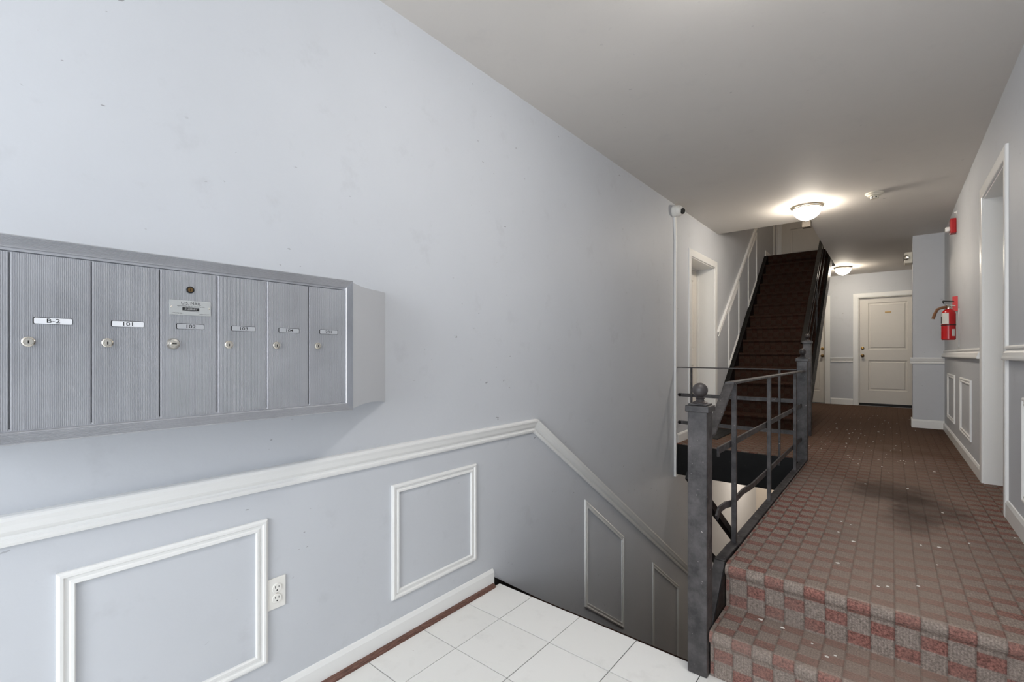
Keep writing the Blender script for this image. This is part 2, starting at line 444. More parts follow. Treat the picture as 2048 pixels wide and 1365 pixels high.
panel('trim_6', [(3.034, -.566), (3.683, -1.026), (3.683, -.234), (3.034, .242)], FL(), .9, 'slanted white panel moulding beside the lower stair')
panel('trim_7', [(4.304, -1.53), (5.007, -2.03), (5.007, -1.168), (4.304, -.671)], FL(), .9, 'slanted white panel moulding further down the stair')
BASE = [(0, 0), (0, .014), (.078, .014), (.086, .010), (.094, .006), (.096, 0)]
def base(n, u0, u1, z, frame, label=None, hgt=.096):
    k = hgt/.096
    return struct(MB().sweep([(u0, z), (u1, z)], [(a*k, w) for a, w in BASE], frame).build(n, 'trim'), label)
base('baseboard_left', YB, 1.995, 0, FL(), 'white baseboard above the brown shoe strip')
struct(MB().prism([(XL+.014, 0), (XL+.036, 0), (XL+.034, .008), (XL+.026, .016), (XL+.014, .019)], 'Y', YB, 1.985).build('trim_8', 'wood'), 'brown wooden shoe moulding')
# black stair stringer board on the left wall, lower flight
struct(MB().prism([(2.0, .047), (5.6, .047-3.6*.69), (5.6, -3.1), (2.0, -.4)], 'X', XL, XL+.012).build('trim_9', 'blackpaint'), 'black stringer board of the lower stair')
# left wall beyond landing
base('baseboard_landing', 4.965, 5.315, ZF, FL(), hgt=.10)
def casing(n, u0, u1, z0, zt, frame, w=.07, th=.016, label=None):
    prof = [(0, 0), (0, th*.7), (.006, th*.85), (w*.7, th), (w-.006, th), (w, th*.75), (w, 0)]
    return struct(MB().sweep([(u0, z0), (u0, zt), (u1, zt), (u1, z0)], prof, frame).build(n, 'trim'), label)
casing('trim_10', DL0, DL1, ZF, DLT, FL(), .08, label='white casing of the recessed landing door')
b = MB().box(XL-.26, XL, DL1-.012, DL1, ZF, DLT).box(XL-.26, XL, DL0, DL0+.012, ZF, DLT).box(XL-.26, XL, DL0, DL1, DLT-.012, DLT)
struct(b.build('trim_11', 'trim'))
def panel_door(n, frame, u0, u1, z0, z1, th, panels, label, knob=None, dead=None, plate=None, kmat='darkbrass'):
    mid = frame((u0+u1)/2, z0, 0)
    r = sroot(n, mid, label)
    def bx(m, a0, a1, c0, c1, w0, w1):
        p = frame(a0, c0, w0); q = frame(a1, c1, w1); m.box(p[0], q[0], p[1], q[1], p[2], q[2])
    # stiles and rails around recessed panels
    m = MB(); bx(m, u0, u1, z0, z1, -th, -.014)
    xs0 = min(p[0] for p in panels); xs1 = max(p[1] for p in panels)
    bx(m, u0, xs0, z0, z1, -.02, 0); bx(m, xs1, u1, z0, z1, -.02, 0)
    zs = sorted(panels, key=lambda p: p[2]); zprev = z0
    for lv in sorted({(p[2], p[3]) for p in panels}):
        bx(m, xs0, xs1, zprev, lv[0], -.02, 0); zprev = lv[1]
    bx(m, xs0, xs1, zprev, z1, -.02, 0)
    m.build('door_leaf', 'door', r)
    for p in panels:
        q = MB(); prof = [(0, -.014), (.0, -.001), (.012, -.012), (.03, -.012), (.042, -.004), (.042, -.014)]
        q.sweep([(p[0], p[2]), (p[1], p[2]), (p[1], p[3]), (p[0], p[3])], prof, frame, True)
        bx(q, p[0]+.042, p[1]-.042, p[2]+.042, p[3]-.042, -.014, -.004)
        q.build('panel', 'door', r)
    nrm = Vector(frame(0, 0, 1))-Vector(frame(0, 0, 0))
    if knob:
        MB().lathe([(.031, 0), (.031, .004), (.012, .008), (.011, .028), (.022, .036), (.028, .048), (.026, .058), (.015, .064), (0, .065)], frame(*knob, 0), nrm, 20).build('knob', kmat, r)
    if dead:
        MB().lathe([(.028, 0), (.027, .01), (.02, .014), (.0, .014)], frame(*dead, 0), nrm, 20).build('deadbolt', 'brass', r)
    if plate:
        q = MB(); bx(q, plate[0]-.045, plate[0]+.045, plate[1]-.014, plate[1]+.014, 0, .002); q.build('number_plate', 'sticker', r)
    return r
panel_door('door_2', FL(-2.005), DL0+.012, DL1-.012, ZF+.008, DLT-.012, .04,
           [(5.54, 6.20, .6, 1.2), (5.54, 6.20, 1.4, 2.3)], 'white recessed door on the landing', knob=(5.50, 1.35))
b = MB().box(-2.004, -1.985, DL1-.03, DL1-.012, ZF, DLT-.012).box(-2.004, -1.985, DL0+.012, DL0+.03, ZF, DLT-.012).box(-2.004, -1.985, DL0, DL1, DLT-.03, DLT-.012)
struct(b.build('trim_12', 'trim'))
# right wall
RZ = ZF+.918
rail_path('trim_13', [(YB, RZ), (DR0-.075, RZ)], FR(), True, 'white chair rail on the near right wall')
rail_path('trim_14', [(DR1+.09, RZ), (8.1, RZ)], FR(), True, 'white chair rail under the extinguisher')
rail_path('trim_15', [(.19, RZ-.008), (XR, RZ-.008)], FE(8.1), label='white chair rail on the wall stub')
def baseR(n, u0, u1, frame, hgt=.10, z=None, flip=False):
    z0 = zf(u0) if z is None else z; z1 = zf(u1) if z is None else z; k = hgt/.096
    return struct(MB().sweep([(u0, z0), (u1, z1)], [(a*k*(-1 if flip else 1), w) for a, w in BASE], frame).build(n, 'trim'))
baseR('baseboard_right', DR1+.09, 8.1, FR(), .095)
baseR('baseboard_right_near', 2.26, DR0-.075, FR(), .105)
baseR('baseboard_stub', .205, XR, FE(8.1), .11, z=zf(8.1))
b = MB().box(.204, .218, 8.1, 8.35, zf(8.2), zf(8.2)+.11); struct(b.build('baseboard_stub_end', 'trim'))
casing('trim_16', DR0, DR1, ZF, DRT, FR(), .075, label='white casing of the right hand opening')
b = MB().box(XR, XR+.2, DR1, DR1-.012, ZF, DRT).box(XR, XR+.2, DR0, DR0+.012, ZF, DRT).box(XR, XR+.2, DR0, DR1, DRT-.012, DRT)
struct(b.build('trim_17', 'trim'))
panel_door('door_3', FR(XR+.2), DR0+.012, DR1-.012, ZF+.006, DRT-.012, .04, [(4.12, 4.70, .6, 1.2), (4.12, 4.70, 1.4, 2.3)], 'white door recessed in the right wall', knob=(4.77, 1.35))
panel('trim_18', [(6.82, .588), (7.59, .582), (7.59, 1.110), (6.82, 1.110)], FR(), label='white panel moulding on the right wall near the wall stub')
panel('trim_19', [(5.50, .590), (6.27, .588), (6.27, 1.112), (5.50, 1.112)], FR(), label='white panel moulding on the right wall beside the opening')
panel('trim_20', [(2.66, .582), (3.485, .582), (3.485, 1.114), (2.66, 1.114)], FR(), label='white panel moulding on the near right wall')
# end wall
ze = zf(YE)
rail_path('trim_21', [(DF1+.088, 1.272), (DE0-.082, 1.272)], FE(), label='white chair rail between the end doors')
baseR('baseboard_end', DF1+.088, DE0-.082, FE(), .12, z=ze)
casing('trim_22', DE0, DE1, ze, DET, FE(), .08, .018, 'white casing of the end door')
casing('trim_23', DF0, DF1, ze, DET, FE(), .08, .018, 'white casing of the door behind the stair')
for n, (x0, x1) in (('trim_24', (DE0, DE1)), ('trim_25', (DF0, DF1))):
    struct(MB().box(x0, x0+.012, YE, YE+.1, ze, DET).box(x1-.012, x1, YE, YE+.1, ze, DET).box(x0, x1, YE, YE+.1, DET-.012, DET).build(n, 'door'))
panel_door('door_4', FE(YE+.05), DE0+.014, DE1-.014, ze+.05, DET-.014, .04,
           [(-.345, .228, .65, 1.222), (-.345, .228, 1.428, 2.318)], 'white two panel door at the hall end', (-.43, 1.31), (-.43, 1.454), (-.05, 2.13))
panel_door('door_5', FE(YE+.05), DF0+.014, DF1-.014, ze+.012, DET-.014, .04,
           [(-1.60, -1.40, .6, 1.2), (-1.32, -1.12, .6, 1.2), (-1.60, -1.40, 1.4, 2.3), (-1.32, -1.12, 1.4, 2.3)], 'white panelled door seen past the stair', (-1.075, 1.309), (-1.075, 1.452))
struct(MB().box(DE0, DE1, YE+.004, YE+.1, ze-.005, ze+.048).build('added_strip_26', 'rubber'), 'added dark strip filling the gap under the end door')  # added strip: stands for the dark gap and stops light under the door
struct(MB().box(DF0, DF1, YE+.004, YE+.1, ze-.005, ze+.011).build('added_strip_32', 'rubber'), 'added dark strip stopping light under the door behind the stair')  # added strip that keeps light from leaking under this door
# upper end door
panel_door('door_6', FE(10.62), -1.70, -.88, 3.13, 5.2, .04, [(-1.56, -1.02, 3.33, 3.83), (-1.56, -1.02, 4.0, 5.05)], 'door on the upper storey', (-.95, 4.1))
casing('trim_27', -1.70, -.88, 3.12, 5.2, FE(10.6), .075)
baseR('baseboard_upper', 9.45, 10.2, FL(), .12, z=3.12)
casing('trim_28', 10.28, 10.55, 3.12, 5.2, FL(), .06)

# ================================================================== CARPETED ENTRY STEPS
def nosed(y_front, z_top, r=.027):
    """profile (y,z) from riser foot side up over nosing"""
    c = (y_front+r, z_top-r)
    return [(c[0]-r*cos(a), c[1]+r*sin(a)) for a in [-1.2+i*(1.2+pi/2)/9 for i in range(10)]]
st = sroot('floor_steps', (-.03, 2.1, 0), 'two carpeted steps up to the hall')
def step(name, yr, yf, z0, z1, yb):
    pr = [(yr, z0)]+[(yr, z1-.062)]+nosed(yf, z1)+[(yb, z1), (yb, z0)]
    m = MB(); n = len(pr); xs = [-.582, XR]
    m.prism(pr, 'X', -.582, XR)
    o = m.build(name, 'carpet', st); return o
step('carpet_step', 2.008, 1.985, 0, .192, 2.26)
step('carpet_step', 2.245, 2.222, .15, ZF+.0005, 2.32)

# ================================================================== METAL RAILINGS
def newel(r, x, y, z0, ztop, w, ball):
    """square tube post, cap and ball finial; front at y"""
    p = MB().box(x-w/2, x+w/2, y, y+w, z0, ztop-.03).build('newel_post', 'iron', r, bev=.004)
    cw = w/2+.008; yc = y+w/2
    MB().box(x-cw, x+cw, yc-cw, yc+cw, ztop-.033, ztop-.006).box(x-cw*.8, x+cw*.8, yc-cw*.8, yc+cw*.8, ztop-.006, ztop+.002).build('newel_cap', 'iron', p, bev=.003)
    R0 = ball; h = ztop+.002
    prof = [(R0*.95, 0), (R0*.95, .004), (R0*.6, .009), (R0*.48, .016), (R0*.62, .021), (R0*.45, .026)]
    prof += [(R0*sin(a), .024+R0-R0*cos(a)) for a in [.42+i*(pi-.42)/14 for i in range(15)]]
    prof[-1] = (0, prof[-1][1])
    MB().lathe(prof, (x, yc, h), (0, 0, 1), 28).build('ball_finial', 'ballmetal', p)
    return p
gr = root('guard_railing', (-.61, 3.4, 0), 'worn black metal guard railing along the carpet edge', 'railing')
newel(gr, -.6255, 1.975, 0, 1.127, .079, .031)
newel(gr, -.622, 4.86, zf(4.9)-.02, 1.305, .082, .029)
xa = -.61
# top rail with downturned end
MB().bar((xa, 2.41, 1.195), (xa, 4.88, 1.187), .042, .012).build('top_rail', 'iron', gr, bev=.002)
b = MB(); d = Vector((0, 2.09-2.42, .985-1.195)).normalized()
pts = []
L0 = Vector((xa, 2.42, 1.193)); ln = (Vector((xa, 2.085, .975))-L0).length
up = Vector((0, -d.z, d.y))*(-1 if d.y < 0 else 1)
if up.z < 0: up = -up
outline = []
for s_, t_ in [(0, -.021), (ln-.03, -.021)]+[(ln-.03+.03*sin(a), -.021*cos(a)) for a in [i*pi/8 for i in range(1, 8)]]+[(ln-.03, .021), (0, .021)]:
    outline.append((s_, t_))
n = len(outline)
vs = [L0+d*s_+Vector((t_, 0, 0))+up*k for k in (-.006, .006) for s_, t_ in outline]
b.add(vs, [tuple(range(n)), tuple(range(2*n-1, n-1, -1))]+[(i, (i+1) % n, (i+1) % n+n, i+n) for i in range(n)])
b.build('rail_end', 'iron', gr)
for y in (2.50, 3.355, 4.38):
    MB().box(xa-.011, xa+.011, y-.011, y+.011, .355, 1.186).build('baluster', 'iron', gr, bev=.002)
def wavy(zs, name):
    b = MB()
    for (y0, z0), (y1, z1) in zip(zs[:-1], zs[1:]): b.bar((xa-.018, y0, z0), (xa-.018, y1, z1), .010, .032)
    return b.build(name, 'iron', gr, bev=.0015)
wavy([(2.29, .885), (4.88, .875)], 'mid_bar')
MB().box(xa-.023, xa-.013, 2.283, 2.292, .855, .900).build('bar_tip', 'iron', gr)
wavy([(2.262, .575), (2.30, .603), (2.40, .600), (2.52, .578), (2.75, .586), (2.95, .570), (4.88, .572)], 'mid_bar')
# curb channel along the floor edge and down the steps
b = MB().box(-.632, -.585, 2.45, 4.9, .30, ZF+.008)
b.build('curb', 'iron', gr, bev=.004)
pl = [(2.47, ZF+.008), (2.245, ZF+.008), (2.04, .165), (2.02, .0), (2.47, .0)]
MB().prism(pl, 'X', -.592, -.584).build('side_plate', 'blackpaint', gr)
b = MB()
for p, q in zip(pl[:2], pl[1:3]): b.bar((-.610, p[0], p[1]-.006), (-.610, q[0], q[1]-.006), .045, .014, (0, -.3, 1))
b.bar((-.610, 2.04, .165), (-.610, 2.06, .02), .045, .014, (0, -1, 0))
b.build('curb_slope', 'iron', gr, bev=.002)

lr = root('landing_railing', (-1.2, 4.92, zf(4.92)), 'thin black guard rail across the landing edge', 'railing')
ya = 4.912
MB().bar((XL+.026, ya, 1.198), (-.665, ya, 1.195), .03, .011).build('top_rail', 'iron', lr, bev=.002)
for x, zb in ((-1.613, .30), (-.808, .30)): MB().box(x-.009, x+.009, ya-.009, ya+.009, zb, 1.192).build('baluster', 'iron', lr, bev=.001)
for z in (.907, .615):
    b = MB().bar((-1.742, ya+.014, z), (-.665, ya+.014, z), .008, .036)
    b.lathe([(0, 0), (.018, 0), (.018, .008), (0, .008)], (-1.742, ya+.010, z), (0, 1, 0), 16).build('mid_bar', 'iron', lr)
# handrail of the lower flight
hr = root('stair_handrail', (-.7, 2.06, .78), 'black sloping handrail descending behind the newel post', 'handrail')
y0 = 2.05
MB().bar((-.682, y0, .805), (-.682, 5.2, .805-(5.2-y0)*.672), .03, .034).build('handrail', 'blackpaint', hr)
MB().bar((-.682, y0+.02, .548), (-.682, 5.2, .548-(5.2-y0-.02)*.672), .012, .03).build('mid_bar', 'blackpaint', hr)
for y in (3.4, 4.9):
    zt = .790-(y-y0)*.672
    MB().box(-.691, -.673, y-.009, y+.009, zt-.98, zt).build('baluster', 'blackpaint', hr)
# lower flight
lf = root('lower_staircase', (-1.2, 2.05, -2.6), 'dark stair flight descending under the landing', 'staircase')
for k in range(13):
    z = -.19*(k+1); y = YT+.278*k
    MB().box(XL+.014, -.735, y, y+.30, z-.04, z).box(XL+.014, -.735, y, y+.02, z, z+.15).build('tread', 'staircarpet', lf)

# ================================================================== STAIRCASE UP
sc = root('upper_staircase', (-1.28, 7.9, zf(6.4)), 'dark carpeted staircase rising to the upper storey with black stringers', 'staircase')
RUN, RIS, YN, Z0 = .2335, .1954, 6.37, .384
nose = lambda y: Z0+RIS+(y-YN)*RIS/RUN
for k in range(1, 15):
    z1 = Z0+RIS*k; yf = YN+RUN*(k-1); z0 = z1-RIS
    pr = [(yf+.022, z0-.02), (yf+.022, z1-.055)]+nosed(yf, z1, .02)+[(yf+RUN+.04, z1), (yf+RUN+.04, z1-.03), (yf+.05, z1-.03), (yf+.05, z0-.02)]
    MB().prism(pr, 'X', -1.725, -.80).build('tread', 'staircarpet', sc)
def strg(x0, x1, up, dn, name, ys=6.375, ye=9.62):
    zb = zf(6.4)
    yb = YN+(zb-Z0-RIS+dn)*RUN/RIS
    top = min(nose(ye)+up, 3.12)
    yt = YN+(3.12-up-Z0-RIS)*RUN/RIS
    pts = [(ys, zb), (max(yb, ys+.05), zb), (ye, nose(ye)-dn), (ye, 3.12), (yt, 3.12), (ys, nose(ys)+up)]
    return MB().prism(pts, 'X', x0, x1).build(name, 'blackpaint', sc, bev=.003)
strg(XL, -1.725, .02, .22, 'stringer'); strg(-.80, -.765, .05, .22, 'stringer')
pts = [(6.42, nose(6.42)-.19), (6.42, nose(6.42)-.215), (9.6, nose(9.6)-.215), (9.6, nose(9.6)-.19)]
MB().prism([(6.66, .384), (6.64, .384), (9.6, nose(9.6)-.215), (9.6, nose(9.6)-.19)], 'X', -1.725, -.80).build('soffit', 'blackpaint', sc)
p = newel(sc, -.769, 6.40, zf(6.4), 1.497, .083, .029)
xr = -.815
def slope(off, w, h, name, y0=6.45, y1=9.42):
    MB().bar((xr, y0, nose(y0)+off), (xr, y1, nose(y1)+off), w, h).build(name, 'blackpaint', sc, bev=.003)
slope(.82, .05, .022, 'handrail'); slope(.55, .01, .032, 'mid_bar'); slope(.28, .01, .032, 'mid_bar')
for y in (7.75,): MB().box(xr-.010, xr+.010, y-.010, y+.010, nose(y)-.1, nose(y)+.81).build('baluster', 'blackpaint', sc)
MB().box(-.86, -.78, 9.42, 9.50, 3.12, 4.12).build('newel_post', 'blackpaint', sc, bev=.004)
# stair chair rail and panels on the left wall
k = .838
rail_path('trim_29', [(6.43, 1.63), (9.3, 1.63+(9.3-6.43)*k)], FL(), label='white sloped rail beside the upper stair')
panel('trim_30', [(6.99, 1.13), (7.58, 1.13+.59*k), (7.58, 2.44), (6.99, 2.44-.59*k)], FL(), .9, 'slanted white panel moulding beside the first stair treads')
panel('trim_31', [(8.15, 2.085), (8.756, 2.085+.606*k), (8.756, 3.42), (8.15, 3.42-.606*k)], FL(), .9, 'slanted white panel moulding higher up the stair')

# ================================================================== MAILBOX UNIT
XM = -1.55
mbx = root('mailbox_unit', (XL, .43, 1.127), 'ribbed aluminium apartment mailbox unit with seven doors', 'mailbox')
FM = lambda u, v, w: (XM+w, u, v)
Y0m, Y1m, Za, Zb = -.086, .954, 1.127, 1.609
MB().box(XL, XM-.012, Y0m+.004, Y1m-.004, Za+.003, Zb-.003).build('housing', 'wall', mbx)
# flared plaster return at the far end
b = MB()
nseg = 8; vs = []
for i in range(nseg+1):
    t_ = i/nseg
    x = XM-.004+(XL-XM+.004)*t_; y = Y1m-.003+(1.265-Y1m)*t_
    dz = .012*sin(pi*min(1, t_*1.0))*.6
    zt = Zb-.004+(1.616-Zb+.004)*t_-dz*1.4*(1-t_); zbm = Za+.005+(1.119-Za-.005)*t_+dz*1.6
    vs += [(x, y, zbm), (x, y, zt), (XL, y, zbm), (XL, y, zt)]
fs = []
for i in range(nseg):
    k_ = i*4; fs += [(k_, k_+4, k_+5, k_+1), (k_+1, k_+5, k_+7, k_+3), (k_, k_+2, k_+6, k_+4), (k_+2, k_+3, k_+7, k_+6)]
fs.append((0, 1, 3, 2))
b.add(vs, fs); b.build('side_return', 'wall', mbx)['label'] = 'painted flared side joining the unit to the wall'
# ribbed picture frame: ribs follow each side, mitred corners
fw = .0385
prof = [(0, -.012), (0, .0)]
nr = 9
for i in range(nr):
    a0 = .002+i*(fw-.012)/nr; a1 = .002+(i+1)*(fw-.012)/nr
    prof += [(a0, .004), (a0+(a1-a0)*.45, .0052), (a0+(a1-a0)*.5, .0034), (a1-.0001, .0034)]
prof += [(fw-.009, .002), (fw-.008, -.004), (fw-.002, -.004), (fw-.001, -.012)]
MB().sweep([(Y0m, Za), (Y1m, Za), (Y1m, Zb), (Y0m, Zb)], prof, FM, True).build('frame', 'alu', mbx)
P0, PW = .0863, .1402
zd0, zd1 = 1.160, 1.569
nums = ['', 'B-2', '101', '102', '103', '104', '201']
for i in range(7):
    u0 = P0+(i-1)*PW; 
    a, c = u0+.0012, u0+PW-.0012
    b = MB(); nr = 38; e = .006; vs = []; us = [(a, -.012), (a, -.0015), (a+.0012, 0)]
    pw = (c-a-.0024)/nr
    for j in range(nr):
        q = a+.0012+j*pw
        us += [(q+pw*.1, .0), (q+pw*.25, .0015), (q+pw*.6, .0015), (q+pw*.8, .0)]
    us += [(c-.0012, 0), (c, -.0015), (c, -.012)]
    for u_, w_ in us: vs += [FM(u_, zd0, w_-.003), FM(u_, zd1, w_-.003)]
    fs = [(2*j, 2*j+2, 2*j+3, 2*j+1) for j in range(len(us)-1)]
    n2 = len(us); fs += [tuple(2*j for j in range(n2)), tuple(2*j+1 for j in reversed(range(n2)))]
    b.add(vs, fs); dr = b.build('door', 'alu', mbx)
    lab = 'card' if i <= 2 else 'cardgrey'
    lu, lv = u0+.0715, 1.4145
    # label slot: dark rim and card
    def rrect(u, v, w, h, r, z0, z1, name, mat):
        pts = []
        for cx_, cz_, a0 in ((u+w/2-r, v+h/2-r, 0), (u-w/2+r, v+h/2-r, 1), (u-w/2+r, v-h/2+r, 2), (u+w/2-r, v-h/2+r, 3)):
            pts += [(cx_+r*cos(a0*pi/2+q*pi/8), cz_+r*sin(a0*pi/2+q*pi/8)) for q in range(5)]
        m = MB(); n_ = len(pts)
        m.add([FM(p_[0], p_[1], z0) for p_ in pts]+[FM(p_[0], p_[1], z1) for p_ in pts],
              [tuple(range(n_)), tuple(range(2*n_-1, n_-1, -1))]+[(j, (j+1) % n_, (j+1) % n_+n_, j+n_) for j in range(n_)])
        return m.build(name, mat, dr)
    rrect(lu, lv, .0680, .0160, .003, -.004, -.0013, 'label_rim', 'ink')
    rrect(lu+.0004, lv-.0002, .0655, .0140, .0025, -.003, -.0008, 'label_card', lab)
    if nums[i]: text(nums[i], .0142, FM, lu, lv-.0003, -.0005, 'ink', 'number', dr, sx=1.25, bold=.00005)
    # lock
    ly = u0+.0298; lz = 1.3645
    if i == 3:
        pr_ = [(.0158, -.003), (.0155, .004), (.0125, .009), (.0085, .010), (.0080, .0125), (.0, .0125)]
    else:
        pr_ = [(.0118, -.003), (.0115, .003), (.0095, .0045), (.0085, .0045), (.0080, .0035), (.0062, .0035), (.006, .0055), (0, .0055)]
    MB().lathe(pr_, FM(ly, lz, 0), (1, 0, 0), 24).build('lock', 'chrome', dr)
    wv = .0128 if i == 3 else .0058
    m = MB()
    if i == 3: m.box(XM+wv-.002, XM+wv, ly-.005, ly+.005, lz-.0012, lz+.0012)
    else: m.box(XM+wv-.002, XM+wv, ly-.0012, ly+.0012, lz-.0045, lz+.0030)
    m.build('keyhole', 'hole', dr)
    if i == 3:
        pu0, pu1, pv0, pv1 = .3875, .4888, 1.4465, 1.4880
        MB().box(XM-.003, XM+.0002, pu0, pu1, pv0, pv1).build('mail_plate', 'plate', dr, bev=.0004)
        w_ = .0005; mu = (pu0+pu1)/2
        text('U.S. MAIL', .0118, FM, mu+.001, 1.4800, w_, 'ink', 'lettering', dr, sx=1.02)
        text('Approved by the U.S. Postal Service', .0047, FM, mu+.001, 1.4722, w_, 'ink', 'lettering', dr, sx=.98)
        MB().box(XM, XM+.0006, mu-.020, mu+.021, 1.4598, 1.4685).build('logo_plate', 'ink', dr)
        MB().box(XM, XM+.0004, mu-.016, mu+.021, 1.4578, 1.4585).build('logo_line', 'ink', dr)
        text('SALSBURY', .0068, FM, mu+.0005, 1.4641, .0009, 'plate', 'lettering', dr, sx=1.0, bold=.00015, slant=.2)
        text('USPS-STD-4B+', .0040, FM, pu0+.006, 1.4512, w_, 'ink', 'lettering', dr, 'LEFT')
        text('mailboxes.com', .0042, FM, pu1-.004, 1.4512, w_, 'ink', 'lettering', dr, 'RIGHT')
        for uu in (pu0+.0045, pu1-.0045):
            MB().lathe([(.0026, 0), (.0022, .0012), (.0012, .0018), (0, .002)], FM(uu, 1.4685, 0), (1, 0, 0), 14).build('rivet', 'chrome', dr)
        MB().lathe([(.0098, -.003), (.0098, .0012), (.0078, .0018), (.0074, .0004), (.0, .0004)], FM(.4375, 1.5195, 0), (1, 0, 0), 24).build('master_lock', 'ink', dr)
        MB().lathe([(.0066, 0), (.0064, .0012), (0, .0014)], FM(.4375, 1.5195, 0), (1, 0, 0), 20).build('lock_plug', 'darkbrass', dr)
        MB().box(XM, XM+.0018, .4366, .4384, 1.5155, 1.5225).build('keyhole', 'hole', dr)

# doormat before the landing door
dm = root('doormat', (-1.62, 5.87, zf(5.87)), 'black rubber doormat before the recessed landing door', 'mat')
MB().prism([(-1.74, 5.44), (-1.50, 5.44), (-1.50, 6.27), (-1.74, 6.27)], 'Z', zf(6.27)-.001, zf(5.44)+.008).build('mat_base', 'rubber', dm, bev=.003)
for k_ in range(9):
    y_ = 5.48+k_*.09; MB().box(-1.73, -1.51, y_, y_+.05, zf(5.44)+.008, zf(5.44)+.010).build('mat_rib', 'rubber', dm)

# ================================================================== OUTLET
ol = root('wall_outlet', (XL, .7775, .384), 'white duplex wall outlet beside the panel moulding', 'outlet')
FW = FL()
MB().box(XL, XL+.006, .7445, .8115, .3835, .4985).build('cover_plate', 'plastic', ol, bev=.002)
for z in (.4605, .4215):
    fc = MB().lathe([(.0172, 0), (.0172, .0085), (.0165, .0095), (0, .0095)], (XL, .778, z), (1, 0, 0), 28).build('socket', 'plastic', ol)
    for dy, hh in ((-.0064, .0085), (.0064, .0068)): MB().box(XL+.009, XL+.0098, .778+dy-.0011, .778+dy+.0011, z+.001, z+.001+hh).build('slot', 'hole', fc)
    MB().lathe([(.0026, 0), (.0026, .0008), (0, .0008)], (XL+.009, .778, z-.0075), (1, 0, 0), 14).build('ground_hole', 'hole', fc)
MB().lathe([(.003, 0), (.0028, .0015), (0, .002)], (XL+.006, .778, .441), (1, 0, 0), 14).build('screw', 'chrome', ol)

# ================================================================== SECURITY CAMERA AND RACEWAY
sx, sy, sz = XL, 4.86, 2.845
se = root('security_camera', (sx, sy, sz-.06), 'white turret security camera mounted under the ceiling', 'camera')
MB().lathe([(.058, 0), (.060, .006), (.060, .040), (.057, .044), (0, .044)], (sx, sy, sz), (1, 0, 0), 36).build('base', 'plastic', se)
MB().lathe([(.0565, .044), (.058, .048), (.058, .066), (.050, .082), (.036, .092), (0, .096)], (sx, sy, sz), (1, 0, 0), 36).build('collar', 'plastic', se)
ax = Vector((.85, -.42, -.25)).normalized(); c0 = Vector((sx+.072, sy+.010, sz-.004))
MB().lathe([(.043*sin(a), -.043*cos(a)) for a in [i*(pi*.78)/14 for i in range(15)]], c0, ax, 32).build('turret', 'plastic', se)
MB().lathe([(.030, .028), (.030, .038), (.027, .041), (.0, .041)], c0, ax, 28).build('lens', 'black', se)
cr = root('cable_raceway', (XL, 4.895, .048), 'thin white cable raceway running down from the security camera', 'raceway')
MB().box(XL, XL+.022, 4.880, 4.912, .048, 2.42).build('channel', 'trim', cr, bev=.002)
b = MB()
for (ya_, za_), (yb_, zb_) in zip([(4.896, 2.42), (4.90, 2.55), (4.875, 2.80)][:-1], [(4.90, 2.55), (4.875, 2.80)]): b.bar((XL+.011, ya_, za_), (XL+.011, yb_, zb_), .03, .022, (1, 0, 0))
b.build('cable', 'trim', cr, bev=.002)
MB().box(XL, XL+.024, 4.878, 4.934, .038, .056).build('end_cap', 'trim', cr, bev=.002)

# ================================================================== CEILING LIGHTS, DETECTORS
def lamp(x, y, r, mat, label):
    z = zc(y); q = root('ceiling_light', (x, y, z), label, 'light', 'hall ceiling lights')
    k = r/.153
    MB().lathe([(.153*k, 0), (.153*k, -.010), (.146*k, -.020), (.138*k, -.022), (.135*k, -.032), (.128*k, -.032), (.128*k, 0)], (x, y, z), (0, 0, 1), 48).build('rim', 'nickel', q)
    pr_ = [(.130*k*cos(a), -.030-.115*k*sin(a)) for a in [i*(pi/2*.93)/14 for i in range(15)]]+[(0, -.030-.116*k)]
    MB().lathe(pr_, (x, y, z), (0, 0, 1), 48).build('glass_bowl', mat, q)
    zz = -.030-.112*k
    MB().lathe([(.010, zz), (.017, zz-.008), (.016, zz-.016), (.008, zz-.024), (0, zz-.028)], (x, y, z), (0, 0, 1), 20).build('finial', 'plastic', q)
lamp(-.705, 5.875, .153, 'lampglass', 'glowing opal bowl ceiling light by the stair opening')
lamp(-.668, 10.1, .14, 'lampglass_dim', 'glowing opal bowl ceiling light near the end doors')
lamp(-.3, 1.7, .153, 'lampglass_added', 'added unseen opal bowl light brightening the entrance')  # unseen lamp, added to brighten the walls, steps and mailboxes
sd = root('smoke_detector', (-.13, 5.81, ZC), 'round cream smoke detector on the hall ceiling', 'detector')
MB().lathe([(.074, 0), (.074, -.010), (.066, -.018), (.060, -.020), (.054, -.030), (.040, -.036), (0, -.036)], (-.13, 5.81, ZC), (0, 0, 1), 40).build('base', 'cream', sd)
hd = MB().lathe([(.036, -.034), (.034, -.052), (.030, -.058), (0, -.058)], (-.13, 5.81, ZC), (0, 0, 1), 32).build('sensor_head', 'cream', sd)
for dx in (-.016, .014): MB().box(-.13+dx-.006, -.13+dx+.006, 5.81-.0365, 5.81-.030, ZC-.052, ZC-.044).build('vent', 'hole', hd)
q = root('detector_box', (-.785, 6.53, 2.935), 'small grey box hanging at the stair opening corner', 'box')
MB().box(-.832, -.742, 6.486, 6.576, 2.858, 2.935).build('body', 'greybox', q, bev=.006)
MB().box(-.815, -.758, 6.482, 6.488, 2.872, 2.92).build('face', 'greybox', q, bev=.002)

